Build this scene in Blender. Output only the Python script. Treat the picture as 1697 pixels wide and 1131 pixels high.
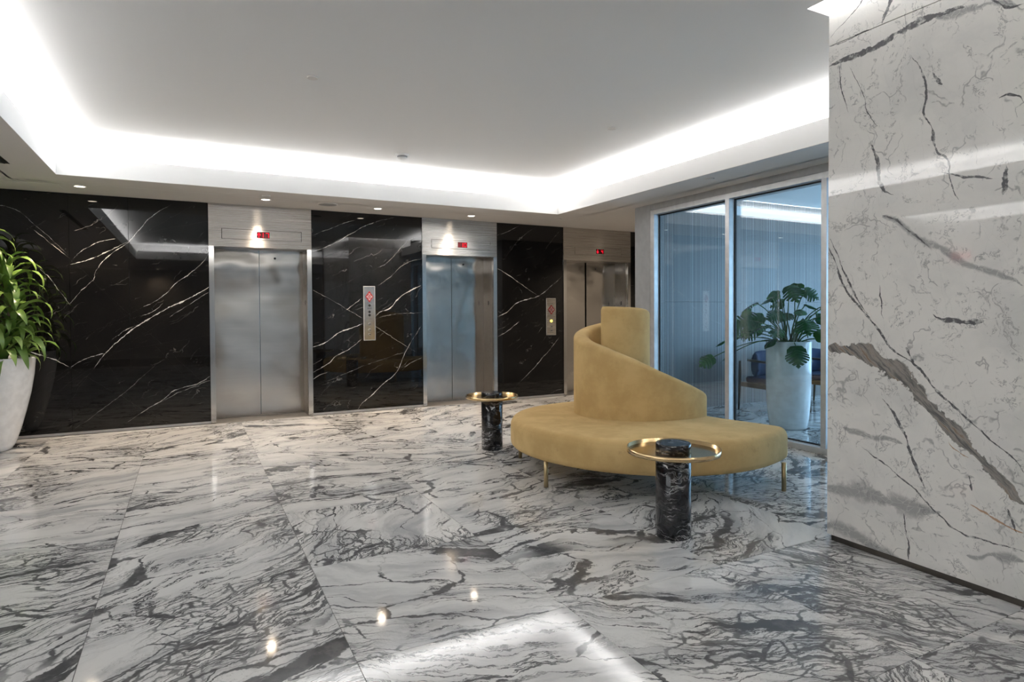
import bpy, bmesh, math, random
from math import sin, cos, pi, sqrt, atan2, radians as R
from mathutils import Vector, Matrix, Euler, noise as mnoise
SC = bpy.context.scene
COL = SC.collection
for o in list(bpy.data.objects): bpy.data.objects.remove(o)
# ------------------------------------------------------------------ camera
F, YAW, ROLL, CY, PITCH, EYE = 1022.15, .4825, -.0059, 536.86, -.0195, 1.336
cam = bpy.data.cameras.new('camera'); co = bpy.data.objects.new('camera', cam); COL.objects.link(co)
fw = Vector((sin(YAW), cos(YAW), 0)); rt = Vector((cos(YAW), -sin(YAW), 0)); up = Vector((0, 0, 1))
d_ = fw*cos(PITCH) + up*sin(PITCH); u_ = up*cos(PITCH) - fw*sin(PITCH)
r2 = rt*cos(ROLL) + u_*sin(ROLL); u2 = u_*cos(ROLL) - rt*sin(ROLL)
m = Matrix((r2, u2, -d_)).transposed().to_4x4(); m.translation = (0, 0, EYE)
co.matrix_world = m
cam.sensor_width = 36; cam.lens = F/1697*36; cam.shift_y = (CY-565.5)/1697; cam.clip_start = .05
SC.camera = co
# ------------------------------------------------------------------ world, exposure
w = bpy.data.worlds.new('world'); SC.world = w; w.use_nodes = True
wn = w.node_tree; bg = wn.nodes['Background']
sky = wn.nodes.new('ShaderNodeTexSky'); sky.sky_type = 'HOSEK_WILKIE'; sky.turbidity = 3
sky.sun_direction = (-.5, .3, .7); wn.links.new(sky.outputs[0], bg.inputs[0]); bg.inputs[1].default_value = .6
SC.view_settings.view_transform = 'Standard'; SC.view_settings.look = 'None'
SC.view_settings.exposure = 0.95; SC.view_settings.gamma = 1; SC.view_settings.use_curve_mapping = False
SC.cycles.use_denoising = True
SC.cycles.max_bounces = 10; SC.cycles.diffuse_bounces = 5; SC.cycles.glossy_bounces = 6; SC.cycles.transmission_bounces = 8
SC.cycles.caustics_reflective = False; SC.cycles.caustics_refractive = False; SC.cycles.sample_clamp_indirect = 4
# main dimensions (metres)
D = 8.309; HS = 2.674; HF = 2.868; HC = 3.06
XL, XC, YN, YC = -1.104, 4.523, -.86, 7.256      # ceiling tray
XM = 3.27; YM = 2.31; XM2 = 4.75                 # marble clad block
XG = 5.16; YW = 6.28                             # glass wall, ribbed wall beyond
DAY = (.46, .72, 1.0); COOL = (.93, .965, 1.0); WARM = (1.0, .80, .60)
def area(name, loc, rot, sx, sy, power, col, spread=180):
    l = bpy.data.lights.new(name, 'AREA'); l.shape = 'RECTANGLE'; l.size = sx; l.size_y = sy
    l.energy = power; l.color = col; l.spread = R(spread)
    o = bpy.data.objects.new(name, l); COL.objects.link(o); o.location = loc; o.rotation_euler = rot; return o
# LED strips hidden in the ceiling troughs: strip of given world rectangle, facing up
PW = 9.2
COOL = (.97, .98, 1.0)
def strip(x0, x1, y0, y1, z, per_m=PW, col=COOL):
    L = max(x1-x0, y1-y0)
    return area('cove_strip_light', ((x0+x1)/2, (y0+y1)/2, z), (pi, 0, 0), x1-x0, y1-y0, per_m*L, col)
strip(XL, XC, YC+.04, YC+.41, 2.70)
strip(XC+.04, XC+.41, YM+.1, YC, 2.72)
strip(XL-.41, XL-.04, YN, YC, 2.72)
strip(XL, XM, YN-.36, YN-.12, 2.72)
strip(-5.4, -2.6, 6.22, 6.46, 2.72, PW*.7); strip(-5.76, -5.52, 1, 6.1, 2.72, PW*.7)
strip(-2.48, -2.24, 1, 6.1, 2.72, PW*.7)
strip(XM-.30, XM-.14, YN+.3, YM, 3.13, 12)
strip(XM, 4.5, YM+.10, YM+.25, 3.13, 12)
strip(6.1, 10.5, 6.225, 6.25, 2.74, 9, (.8, .9, 1))
# daylight through the tall windows of the lounge beyond the glass (out of frame to the right)
area('window_and_fill_daylight', (10.9, 2.2, 1.4), (0, R(90), 0), 2.4, 6.5, 190, DAY)
area('window_and_fill_daylight', (8.2, -2.9, 1.4), (R(90), 0, 0), 4.5, 2.4, 9, DAY)
# daylight from added left-wall windows and the glazed entrance behind the viewpoint
area('window_and_fill_daylight', (-8.93, -.9, 1.35), (0, R(-90), 0), 2.3, 6.6, 50, (.93, .97, 1.0))  # unseen left windows, added as soft fill for the floor and room
area('entrance_daylight', (2.0, -4.93, 1.25), (R(90), 0, 0), 2.4, 2.3, 4, (.62, .80, 1.0))
# ------------------------------------------------------------------ material helpers
class NT:
    def __init__(s, name):
        s.m = bpy.data.materials.new(name); s.m.use_nodes = True; s.t = s.m.node_tree; s.t.nodes.clear()
        s.out = s.n('ShaderNodeOutputMaterial')
    def n(s, typ, **kw):
        x = s.t.nodes.new(typ)
        for k, v in kw.items(): setattr(x, k, v)
        return x
    def put(s, sock, v):
        if isinstance(v, bpy.types.NodeSocket): s.t.links.new(v, sock)
        elif isinstance(v, (tuple, list)) and sock.type == 'RGBA' and len(v) == 3: sock.default_value = (*v, 1)
        else: sock.default_value = v
    def M(s, op, a, b=0.0, c=0.0, clamp=False):
        x = s.n('ShaderNodeMath', operation=op, use_clamp=clamp)
        s.put(x.inputs[0], a); s.put(x.inputs[1], b); s.put(x.inputs[2], c); return x.outputs[0]
    def V(s, op, a, b=(0, 0, 0)):
        x = s.n('ShaderNodeVectorMath', operation=op); s.put(x.inputs[0], a); s.put(x.inputs[1], b); return x.outputs[0]
    def scale(s, a, f):
        x = s.n('ShaderNodeVectorMath', operation='SCALE'); s.put(x.inputs[0], a); s.put(x.inputs['Scale'], f); return x.outputs[0]
    def sep(s, v): x = s.n('ShaderNodeSeparateXYZ'); s.put(x.inputs[0], v); return x.outputs
    def comb(s, a, b, c): x = s.n('ShaderNodeCombineXYZ'); s.put(x.inputs[0], a); s.put(x.inputs[1], b); s.put(x.inputs[2], c); return x.outputs[0]
    def noise(s, v, sc, det=3.0, rough=.5, dist=0.0, col=False):
        x = s.n('ShaderNodeTexNoise'); s.put(x.inputs['Vector'], v); x.inputs['Scale'].default_value = sc
        x.inputs['Detail'].default_value = det; x.inputs['Roughness'].default_value = rough; x.inputs['Distortion'].default_value = dist
        return x.outputs[1 if col else 0]
    def voro(s, v, sc, feat='DISTANCE_TO_EDGE', rnd=1.0):
        x = s.n('ShaderNodeTexVoronoi', feature=feat); s.put(x.inputs['Vector'], v); x.inputs['Scale'].default_value = sc
        x.inputs['Randomness'].default_value = rnd; return x.outputs[0]
    def ss(s, v, a, b, lo=0.0, hi=1.0):      # smoothstep map
        x = s.n('ShaderNodeMapRange', interpolation_type='SMOOTHSTEP')
        for i, q in enumerate((v, a, b, lo, hi)): s.put(x.inputs[i], q)
        return x.outputs[0]
    def mix(s, f, a, b, blend='MIX'):
        x = s.n('ShaderNodeMix', data_type='RGBA', blend_type=blend); s.put(x.inputs[0], f); s.put(x.inputs[6], a); s.put(x.inputs[7], b); return x.outputs[2]
    def bump(s, h, strength=.1, dist=.01):
        x = s.n('ShaderNodeBump'); x.inputs['Strength'].default_value = strength; x.inputs['Distance'].default_value = dist
        s.put(x.inputs['Height'], h); return x.outputs[0]
    def bsdf(s, **kw):
        b = s.n('ShaderNodeBsdfPrincipled')
        for k, v in kw.items(): s.put(b.inputs[k.replace('_', ' ')], v)
        s.t.links.new(b.outputs[0], s.out.inputs[0]); return s.m
    def pos(s): return s.n('ShaderNodeNewGeometry').outputs['Position']
    def obj(s): return s.n('ShaderNodeTexCoord').outputs['Object']
    def curve(s, val, pts):
        x = s.n('ShaderNodeFloatCurve'); c = x.mapping.curves[0]
        while len(c.points) < len(pts): c.points.new(.5, .5)
        for p, (a, b) in zip(c.points, pts): p.location = (a, b); p.handle_type = 'AUTO'
        x.mapping.update(); s.put(x.inputs['Value'], val); return x.outputs[0]
    def vein(s, U, V, pts, width, wn_, soft=.35):
        """soft-edged mask of one stone vein following v(u); width in metres, tapering at both ends"""
        pts = sorted(pts); u0, u1 = pts[0][0], pts[-1][0]
        q = [pts[0]]
        for p in pts[1:]:
            if p[0]-q[-1][0] > (u1-u0)*.02: q.append(p)
        pts = q; v0 = min(p[1] for p in pts)-.01; v1 = max(p[1] for p in pts)+.01
        u = s.M('DIVIDE', s.M('SUBTRACT', U, u0), u1-u0)
        c = s.curve(u, [((a-u0)/(u1-u0), (b-v0)/(v1-v0)) for a, b in pts])
        dist = s.M('ABSOLUTE', s.M('SUBTRACT', V, s.M('MULTIPLY_ADD', c, v1-v0, v0)))
        # parabola-like taper 4u(1-u) raised, clipped outside the range
        tp = s.M('MULTIPLY', s.M('MULTIPLY', u, s.M('SUBTRACT', 1.0, u)), 5.0, clamp=True)
        wd = s.M('MULTIPLY', s.M('MULTIPLY', s.M('POWER', tp, .5), wn_), width)
        return s.M('SUBTRACT', 1.0, s.M('DIVIDE', dist, s.M('MAXIMUM', wd, 1e-4)), clamp=True)
def simple(name, col, rough=.5, metal=0.0, bumps=None, **kw):
    t = NT(name); o = t.obj(); n = t.noise(o, 14, 4)
    c = t.mix(t.ss(n, .3, .7, 0, 1), tuple(x*.93 for x in col), tuple(min(1, x*1.05) for x in col))
    if bumps: kw['Normal'] = t.bump(t.noise(o, bumps[0], 5), bumps[1], .005)
    return t.bsdf(Base_Color=c, Roughness=rough, Metallic=metal, **kw)
def glow(name, col, s):
    t = NT(name); e = t.n('ShaderNodeEmission'); t.put(e.inputs[0], col); e.inputs[1].default_value = s
    t.t.links.new(e.outputs[0], t.out.inputs[0]); return t.m
MARBLE=[
("d", 0.02, [(0.009, 2.726), (0.115, 2.739), (0.245, 2.743), (0.32, 2.751), (0.403, 2.763), (0.498, 2.773), (0.588, 2.782), (0.702, 2.768)]),
("d", 0.004, [(0.008, 2.841), (0.115, 2.84), (0.196, 2.846), (0.254, 2.842)]),
("U", 0.013, [(0.31, 2.851), (0.322, 2.896), (0.35, 2.953), (0.375, 3.035)]),
("U", 0.005, [(0.009, 2.89), (0.096, 2.949), (0.194, 3.023), (0.234, 3.069)]),
("g", 0.02, [(0.555, 2.785), (0.637, 2.756), (0.733, 2.743), (0.826, 2.725), (0.918, 2.668)]),
("d", 0.006, [(0.702, 2.807), (0.826, 2.73), (0.879, 2.685), (0.934, 2.672)]),
("V", 0.007, [(0.456, 2.614), (0.524, 2.476), (0.533, 2.405), (0.516, 2.32), (0.559, 2.23), (0.577, 2.122), (0.632, 2.051), (0.643, 1.956), (0.683, 1.862)]),
("V", 0.012, [(0.248, 2.229), (0.287, 2.126), (0.305, 2.001), (0.372, 1.932)]),
("V", 0.012, [(0.566, 2.498), (0.577, 2.464), (0.606, 2.426)]),
("V", 0.004, [(0.068, 2.706), (0.079, 2.564), (0.117, 2.435)]),
("V", 0.003, [(0.126, 2.685), (0.197, 2.527), (0.228, 2.404), (0.286, 2.312)]),
("d", 0.006, [(0.843, 2.294), (0.871, 2.299), (0.903, 2.288), (0.937, 2.244)]),
("V", 0.013, [(0.873, 1.983), (0.874, 1.939), (0.87, 1.899), (0.859, 1.85)]),
("d", 0.007, [(0.594, 2.007), (0.643, 1.991), (0.688, 1.965), (0.759, 1.948), (0.825, 1.928)]),
("g", 0.026, [(0.316, 1.83), (0.391, 1.801), (0.453, 1.731), (0.505, 1.688), (0.612, 1.625), (0.675, 1.573), (0.734, 1.539), (0.793, 1.519), (0.864, 1.484), (0.944, 1.432)]),
("d", 0.006, [(0.316, 1.836), (0.391, 1.801), (0.453, 1.731), (0.505, 1.688), (0.549, 1.645)]),
("V", 0.009, [(0.003, 1.7), (0.047, 1.586), (0.111, 1.443), (0.202, 1.344), (0.292, 1.23), (0.387, 1.112), (0.484, 1.047), (0.568, 0.966), (0.632, 0.902), (0.73, 0.808), (0.838, 0.721), (0.911, 0.667), (0.951, 0.608)]),
("V", 0.006, [(0.014, 1.748), (0.059, 1.64), (0.1, 1.535), (0.175, 1.398), (0.243, 1.314)]),
("T", 0.048, [(-0.002, 1.115), (0.145, 1.099), (0.265, 1.068), (0.387, 1.011), (0.458, 0.955), (0.511, 0.896), (0.616, 0.787), (0.683, 0.716), (0.763, 0.648), (0.839, 0.577), (0.911, 0.506), (0.952, 0.463)]),
("V", 0.01, [(0.312, 0.863), (0.39, 0.774), (0.457, 0.621), (0.504, 0.505), (0.54, 0.419)]),
("d", 0.005, [(0.199, 0.581), (0.314, 0.523), (0.392, 0.47), (0.495, 0.408), (0.603, 0.315), (0.703, 0.251), (0.804, 0.252), (0.954, 0.251)]),
("g", 0.02, [(0.1, 0.668), (0.22, 0.646), (0.342, 0.648), (0.42, 0.634)]),
("g", 0.055, [(-0.022, 0.298), (0.134, 0.322), (0.262, 0.331), (0.422, 0.316), (0.532, 0.316), (0.614, 0.327)]),
("g", 0.04, [(-0.021, 0.067), (0.114, 0.093), (0.243, 0.061), (0.365, 0.021), (0.47, 0.011)]),
("o", 0.004, [(0.641, 0.694), (0.658, 0.664), (0.7, 0.641), (0.731, 0.627)]),
("o", 0.007, [(0.741, 0.41), (0.783, 0.394), (0.841, 0.368), (0.892, 0.353), (0.953, 0.342)]),
("g", 0.025, [(0.727, 0.155), (0.778, 0.164), (0.827, 0.198), (0.893, 0.199), (0.955, 0.21)]),
("V", 0.006, [(0.432, 0.275), (0.451, 0.145), (0.461, 0.033)]),
("V", 0.003, [(0.3, 1.476), (0.309, 1.379), (0.319, 1.279)]),
("d", 0.012, [(0.565, 1.308), (0.607, 1.285), (0.661, 1.282), (0.713, 1.274), (0.781, 1.283)]),
("V", 0.01, [(0.448, 1.135), (0.457, 1.098), (0.475, 1.056)]),
("V", 0.006, [(0.891, 0.434), (0.903, 0.394), (0.928, 0.335)]),
("V", 0.007, [(0.728, 0.549), (0.736, 0.506), (0.749, 0.473)]),
]
NERO_A=[
(0.009, [(-1.17, 1.44), (-1.047, 1.611), (-0.944, 1.734), (-0.905, 1.845), (-0.806, 1.984), (-0.582, 2.179), (-0.472, 2.336), (-0.405, 2.428), (-0.204, 2.594)]),
(0.008, [(-1.153, 1.887), (-0.94, 1.967), (-0.774, 2.059), (-0.582, 2.184)]),
(0.006, [(-1.152, 1.911), (-1.061, 2.023), (-0.938, 2.121), (-0.73, 2.197)]),
(0.014, [(-0.96, 0.716), (-0.834, 0.896), (-0.727, 1.017), (-0.576, 1.159), (-0.423, 1.275), (-0.198, 1.414), (-0.038, 1.492), (0.221, 1.651)]),
(0.006, [(-0.769, 1.043), (-0.662, 1.14), (-0.489, 1.225)]),
(0.007, [(-1.171, 0.751), (-0.999, 0.853), (-0.844, 0.891)]),
(0.007, [(-0.464, 1.415), (-0.241, 1.568), (-0.126, 1.698), (0.036, 1.832), (0.154, 1.953), (0.239, 2.1)]),
(0.005, [(-0.487, 1.314), (-0.377, 1.364), (-0.265, 1.466)]),
(0.005, [(-0.2, 1.298), (0.031, 1.466), (0.22, 1.598)]),
(0.003, [(-1.133, 0.067), (-0.801, 0.323), (-0.32, 0.775)]),
(0.007, [(-0.635, 0.096), (-0.438, 0.232), (-0.304, 0.312), (-0.145, 0.43), (0.111, 0.506), (0.218, 0.579)]),
(0.004, [(-0.305, 0.299), (-0.077, 0.413), (0.217, 0.526)]),
(0.008, [(-1.47, 1.881), (-1.325, 1.708), (-1.194, 1.498), (-1.162, 1.438)]),
(0.007, [(-1.469, 2.246), (-1.345, 2.134), (-1.207, 2.002), (-1.153, 1.944)]),
(0.009, [(-1.65, 1.07), (-1.513, 0.93), (-1.313, 0.843), (-1.173, 0.75)]),
(0.004, [(-1.95, 2.482), (-1.651, 2.473), (-1.468, 2.311), (-1.238, 2.073), (-1.153, 1.971)]),
(0.003, [(-1.117, 2.262), (-0.934, 2.346), (-0.703, 2.558)]),
]
NERO_B=[
(0.005, [(1.438, 2.339), (1.697, 2.462), (2.038, 2.592)]),
(0.007, [(1.436, 2.125), (1.767, 2.283), (1.937, 2.39), (2.136, 2.512), (2.52, 2.649)]),
(0.004, [(1.43, 1.635), (1.734, 1.468), (2.098, 1.244), (2.26, 1.142), (2.634, 0.892), (2.821, 0.783)]),
(0.011, [(1.421, 0.888), (1.562, 0.936), (1.753, 1.065), (1.899, 1.123), (2.072, 1.183)]),
(0.012, [(2.262, 1.28), (2.326, 1.343), (2.43, 1.38), (2.614, 1.558), (2.911, 1.716)]),
(0.004, [(2.262, 1.248), (2.586, 1.316), (2.907, 1.326)]),
(0.005, [(1.418, 0.664), (1.477, 0.691), (1.536, 0.732)]),
(0.009, [(1.417, 0.556), (1.629, 0.679), (1.75, 0.784), (1.872, 0.841), (2.07, 0.984)]),
(0.006, [(1.416, 0.472), (1.486, 0.512), (1.604, 0.559)]),
(0.009, [(1.998, 0.03), (2.111, 0.158), (2.213, 0.227), (2.316, 0.333), (2.525, 0.487), (2.687, 0.813), (2.905, 1.131)]),
(0.006, [(2.618, 0.533), (2.738, 0.618), (2.901, 0.689)]),
(0.004, [(2.294, 1.945), (2.41, 2.012), (2.728, 2.329), (2.917, 2.416)]),
(0.006, [(1.829, 1.358), (1.952, 1.443), (2.076, 1.53)]),
(0.004, [(2.266, 1.694), (2.46, 1.823), (2.698, 2.021), (2.914, 2.079)]),
(0.003, [(1.567, 0.428), (2.217, 0.654), (2.686, 0.788)]),
]
NERO_C=[
(0.006, [(4.11, 2.487), (4.27, 2.543), (4.487, 2.65)]),
(0.008, [(4.107, 1.992), (4.279, 1.902), (4.522, 1.751), (4.785, 1.596)]),
(0.011, [(4.102, 1.26), (4.248, 1.319), (4.411, 1.45), (4.603, 1.522), (4.799, 1.572), (4.999, 1.696), (5.262, 1.899)]),
(0.009, [(4.099, 0.953), (4.3, 1.056), (4.477, 1.185)]),
(0.004, [(4.1, 1.059), (4.22, 1.105), (4.301, 1.151)]),
(0.008, [(4.499, 0.266), (4.652, 0.392), (4.878, 0.602), (5.052, 0.768), (5.198, 0.926)]),
(0.004, [(4.945, 2.298), (5.061, 2.45), (5.207, 2.594)]),
(0.003, [(5.019, 0.038), (5.164, 0.09), (5.282, 0.108)]),
(0.003, [(4.281, 2.199), (4.526, 2.473), (4.749, 2.629)]),
]
# ------------------------------------------------------------------ stone
def floor_marble():
    t = NT('arabescato_floor'); oi = t.n('ShaderNodeObjectInfo'); g = t.pos()
    k = t.sep(oi.outputs['Color'])                       # r: vein direction, g: how busy, b: offset
    P = t.V('ADD', g, t.comb(t.M('MULTIPLY', k[2], 37.0), t.M('MULTIPLY', k[2], 91.0), t.M('MULTIPLY', k[2], 13.0)))
    vr = t.n('ShaderNodeVectorRotate', rotation_type='Z_AXIS'); t.put(vr.inputs['Vector'], P); t.put(vr.inputs['Angle'], t.M("MULTIPLY", k[0], -6.2832))
    P = vr.outputs[0]
    W = t.V('ADD', P, t.scale(t.V('SUBTRACT', t.noise(P, 1.1, 2, col=True), (.5, .5, .5)), .55))
    W = t.V('ADD', W, t.scale(t.V('SUBTRACT', t.noise(P, 6.0, 4, .6, col=True), (.5, .5, .5)), .11))
    W = t.V('ADD', W, t.scale(t.V('SUBTRACT', t.noise(P, 30.0, 3, .6, col=True), (.5, .5, .5)), .018))
    S = t.V('MULTIPLY', W, (.75, 2.3, 1)); S2 = t.V('MULTIPLY', W, (.8, 4.6, 1))
    busy = t.M('ADD', t.noise(W, 1.3, 2), t.M('MULTIPLY', t.M('SUBTRACT', k[1], .5), .26))
    wv = t.ss(t.noise(W, 2.6, 4, .6), .40, .66)          # vein strength along its run
    wd = t.M('MULTIPLY_ADD', t.M('POWER', wv, 1.7), .060, .006)
    d1 = t.voro(S, 1.7); m1 = t.M('MULTIPLY', t.ss(d1, t.M('MULTIPLY', wd, .45), wd, 1, 0), t.ss(wv, .0, .3, .25, 1))
    d2 = t.voro(t.V('MULTIPLY', W, (2.6, 9.0, 1)), 1.5); m2 = t.M('MULTIPLY', t.ss(d2, .018, .055, 1, 0), t.ss(busy, .51, .60, 0, .95))
    d6 = t.voro(t.V('MULTIPLY', W, (4.0, 17.0, 1)), 2.0); m6 = t.M('MULTIPLY', t.ss(d6, .03, .10, 1, 0), t.ss(busy, .59, .66, 0, .9))
    n3 = t.noise(S2, 1.5, 7, .66); r3 = t.M('ABSOLUTE', t.M('SUBTRACT', n3, .5))
    m3 = t.M('MULTIPLY', t.ss(r3, .006, .018, 1, 0), t.ss(t.noise(W, 1.7, 2), .43, .56))
    n4 = t.noise(S2, .80, 7, .64); bl = t.M('MULTIPLY', t.ss(n4, .585, .605), t.ss(busy, .40, .50))   # slate-grey patches
    n5 = t.noise(S, 11.0, 5, .65); r5 = t.M('MULTIPLY', t.ss(t.M('ABSOLUTE', t.M('SUBTRACT', n5, .5)), .0, .02, 1, 0), t.ss(busy, .46, .6, 0, .45))
    dark = t.M('MAXIMUM', t.M('MAXIMUM', t.M('MAXIMUM', m1, m6), m2), t.M('MAXIMUM', m3, t.M('MAXIMUM', bl, r5)))
    cloud = t.ss(t.noise(S2, 1.3, 6, .62), .40, .70)
    base = t.mix(cloud, (.73, .725, .71), (.43, .435, .445))
    tint = t.mix(t.ss(t.noise(P, 9.0, 4, .7), .42, .62), (.050, .052, .056), (.115, .115, .12))
    c = t.mix(t.M('MULTIPLY', dark, .93), base, tint)
    return t.bsdf(Base_Color=c, Roughness=t.ss(n5, .3, .7, .045, .085), Specular_IOR_Level=.24)
def wall_marble():
    t = NT('calacatta_wall'); g = t.pos(); p = t.sep(g)
    s0 = t.M('SUBTRACT', YM, p[1]); q = t.comb(t.M('ADD', s0, t.M('MULTIPLY', p[0], .7)), p[2], 0.0)
    j = t.V('ADD', t.scale(t.V('SUBTRACT', t.noise(q, 5.0, 3, .6, col=True), (.5, .5, .5)), .05), t.scale(t.V('SUBTRACT', t.noise(q, 34.0, 4, .65, col=True), (.5, .5, .5)), .010))
    jj = t.sep(j); S_ = t.M('ADD', s0, jj[0]); Z_ = t.M('ADD', p[2], jj[1])
    wn_ = t.ss(t.noise(q, 16.0, 3, .6), .30, .62, .25, 1.25)
    frag = t.ss(t.noise(q, 26.0, 4, .7), .34, .52)
    grey = dk = org = tk = None
    mx = lambda a, b: b if a is None else t.M('MAXIMUM', a, b)
    wide_ = t.ss(t.noise(q, 7.0, 5, .62), .32, .66, .35, 1.45)
    for kind, wd, pts in MARBLE:
        if kind in 'VU': v = t.vein(Z_, S_, [(b, a) for a, b in pts], wd, wn_)
        else: v = t.vein(S_, Z_, pts, wd*1.15 if kind in 'gT' else wd, wide_ if kind in 'gT' else wn_)
        if kind == 'g': grey = mx(grey, t.ss(v, .0, .75))
        elif kind == 'o': org = mx(org, t.ss(v, 0, .6))
        elif kind == 'T': tk = t.ss(v, .0, .16)
        else: dk = mx(dk, t.ss(v, .0, .3))
    # fine broken veining everywhere
    W = t.V('ADD', q, t.scale(t.V('SUBTRACT', t.noise(q, 2.5, 4, .6, col=True), (.5, .5, .5)), .35))
    W = t.V('ADD', W, t.scale(t.V('SUBTRACT', t.noise(q, 20.0, 3, .6, col=True), (.5, .5, .5)), .03))
    a1 = t.M('MULTIPLY', t.ss(t.voro(t.V('MULTIPLY', W, (1.5, 1.0, 1)), 4.2), 0, .03, 1, 0), t.ss(t.noise(W, 7.0, 4, .65), .48, .58))
    a2 = t.M('MULTIPLY', t.ss(t.voro(W, 15.0), 0, .07, 1, 0), t.ss(t.noise(W, 4.0, 4, .7), .60, .70, 0, .7))
    a3 = t.M('MULTIPLY', t.ss(t.M('ABSOLUTE', t.M('SUBTRACT', t.noise(t.V('MULTIPLY', W, (2.2, 1.1, 1)), 4.0, 6, .7), .5)), .003, .018, 1, 0), t.ss(t.noise(W, 9.0, 4, .7), .50, .58))
    a1 = t.M('MAXIMUM', a1, a3)
    cloud = t.ss(t.noise(W, 2.6, 5, .6), .35, .75)
    base = t.mix(cloud, (.80, .78, .745), (.66, .65, .63))
    c = t.mix(t.M('MULTIPLY', t.M('MAXIMUM', a1, a2), .62), base, (.20, .20, .205))
    webs = t.ss(t.voro(t.V('MULTIPLY', W, (1, 1.4, 1)), 17.0), 0, .05, 0, 1)
    c = t.mix(t.M('MULTIPLY', grey, t.M('MULTIPLY_ADD', webs, .30, .38)), c, (.20, .20, .205))
    c = t.mix(t.M('MULTIPLY', dk, t.M('MULTIPLY_ADD', frag, .70, .28)), c, (.10, .10, .105))
    # the thick grey-brown band: streaks along its own direction
    st = t.noise(t.comb(t.M('MULTIPLY', t.M('ADD', S_, t.M('MULTIPLY', Z_, -.6)), 6.0), t.M('MULTIPLY', t.M('ADD', Z_, t.M('MULTIPLY', S_, .95)), 42.0), 0.0), 1.0, 5, .65)
    band = t.mix(t.ss(st, .36, .60), (.085, .085, .085), (.30, .275, .25)); band = t.mix(t.ss(st, .56, .66), band, (.20, .135, .085))
    c = t.mix(t.M('MULTIPLY', tk, .95), c, band)
    c = t.mix(t.M('MULTIPLY', org, .8), c, (.36, .17, .06))
    return t.bsdf(Base_Color=c, Roughness=.02, Specular_IOR_Level=.45)
def nero(name, VE, seed):
    t = NT(name); p = t.sep(t.pos()); q = t.comb(t.M('ADD', p[0], t.M('MULTIPLY', p[1], .3)), p[2], seed)
    j = t.V('ADD', t.scale(t.V('SUBTRACT', t.noise(q, 6.0, 3, .6, col=True), (.5, .5, .5)), .035), t.scale(t.V('SUBTRACT', t.noise(q, 40.0, 4, .65, col=True), (.5, .5, .5)), .020))
    jj = t.sep(j); X_ = t.M('ADD', p[0], jj[0]); Z_ = t.M('ADD', p[2], jj[1])
    wn_ = t.ss(t.noise(q, 11.0, 4, .65), .38, .66, .15, 1.3); v = None
    for wd, pts in VE:
        k = t.M('MULTIPLY', t.ss(t.vein(X_, Z_, pts, wd*.85, wn_), .0, .7), min(1.0, .25+wd*75))
        v = k if v is None else t.M('MAXIMUM', v, k)
    # hairline diagonals and crystal flecks
    dg = t.comb(t.M('MULTIPLY_ADD', p[0], -.62, p[2]), t.M('MULTIPLY', p[0], .35), seed)
    dg = t.V('ADD', dg, t.scale(t.V('SUBTRACT', t.noise(q, 3.0, 4, .6, col=True), (.5, .5, .5)), .28))
    h = t.M('MULTIPLY', t.ss(t.voro(t.V('MULTIPLY', dg, (1.6, .5, 1)), 3.0), 0, .010, 1, 0), t.ss(t.noise(q, 4.0, 4, .7), .50, .68, 0, .22))
    fl = t.M('MULTIPLY', t.ss(t.voro(q, 62.0, 'F1'), .0, .13, 1, 0), t.ss(t.noise(q, 9.0, 3, .7), .55, .68, 0, .45))
    v = t.M('MAXIMUM', v, t.M('MAXIMUM', h, fl))
    base = t.mix(t.ss(t.noise(q, 3.0, 5, .6), .4, .7), (.003, .003, .0033), (.007, .0067, .0065))
    return t.bsdf(Base_Color=t.mix(v, base, (.62, .61, .60)), Roughness=.025, Specular_IOR_Level=.52)
def steel(name, horiz=True, rough=.26, wav=.0, col=(.60, .585, .56), aniso=.75):
    t = NT(name); o = t.pos()
    br = t.noise(t.V('MULTIPLY', o, (1.2, 60, 260) if horiz else (260, 60, 1.2)), 1.0, 3, .6)
    c = t.mix(t.ss(br, .25, .75), tuple(x*.955 for x in col), tuple(x*1.03 for x in col))
    kw = {}
    if wav:
        p = t.sep(o); w_ = t.noise(t.V('MULTIPLY', o, (1.7, 1, 2.2)), 1.0, 1.5, .4)
        top = t.ss(p[2], 1.55, 2.0, .25, 1.0)
        kw['Normal'] = t.bump(t.M('MULTIPLY', w_, top), 1.0, wav)
    tg = t.n('ShaderNodeTangent', direction_type='RADIAL', axis='Z')
    b = dict(Base_Color=c, Metallic=1.0, Roughness=t.ss(br, .2, .8, rough*.95, rough*1.05), Anisotropic=aniso, Anisotropic_Rotation=.25 if horiz else 0.0, **kw)
    m_ = t.bsdf(**b); bn = [n for n in t.t.nodes if n.type == 'BSDF_PRINCIPLED'][0]; t.t.links.new(tg.outputs[0], bn.inputs['Tangent']); return m_
def striped():
    t = NT('ribbed_panel'); p = t.sep(t.pos()); x = t.comb(p[0], p[1], 0.0)
    x = t.V('MULTIPLY', x, (1, .0, 1)); n1 = t.noise(x, 42.0, 2, .8); n2 = t.noise(x, 9.0, 3, .6); n3 = t.noise(t.V('ADD', x, (7, 0, 0)), 75.0, 1, .5)
    c = t.mix(t.ss(n1, .34, .60), (.035, .033, .033), (.21, .195, .185)); c = t.mix(t.ss(n2, .4, .65, 0, .5), c, (.15, .135, .125))
    c = t.mix(t.ss(n3, .60, .66, 0, .85), c, (.46, .45, .44))
    return t.bsdf(Base_Color=c, Roughness=.42, Normal=t.bump(n1, .5, .004))
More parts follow.
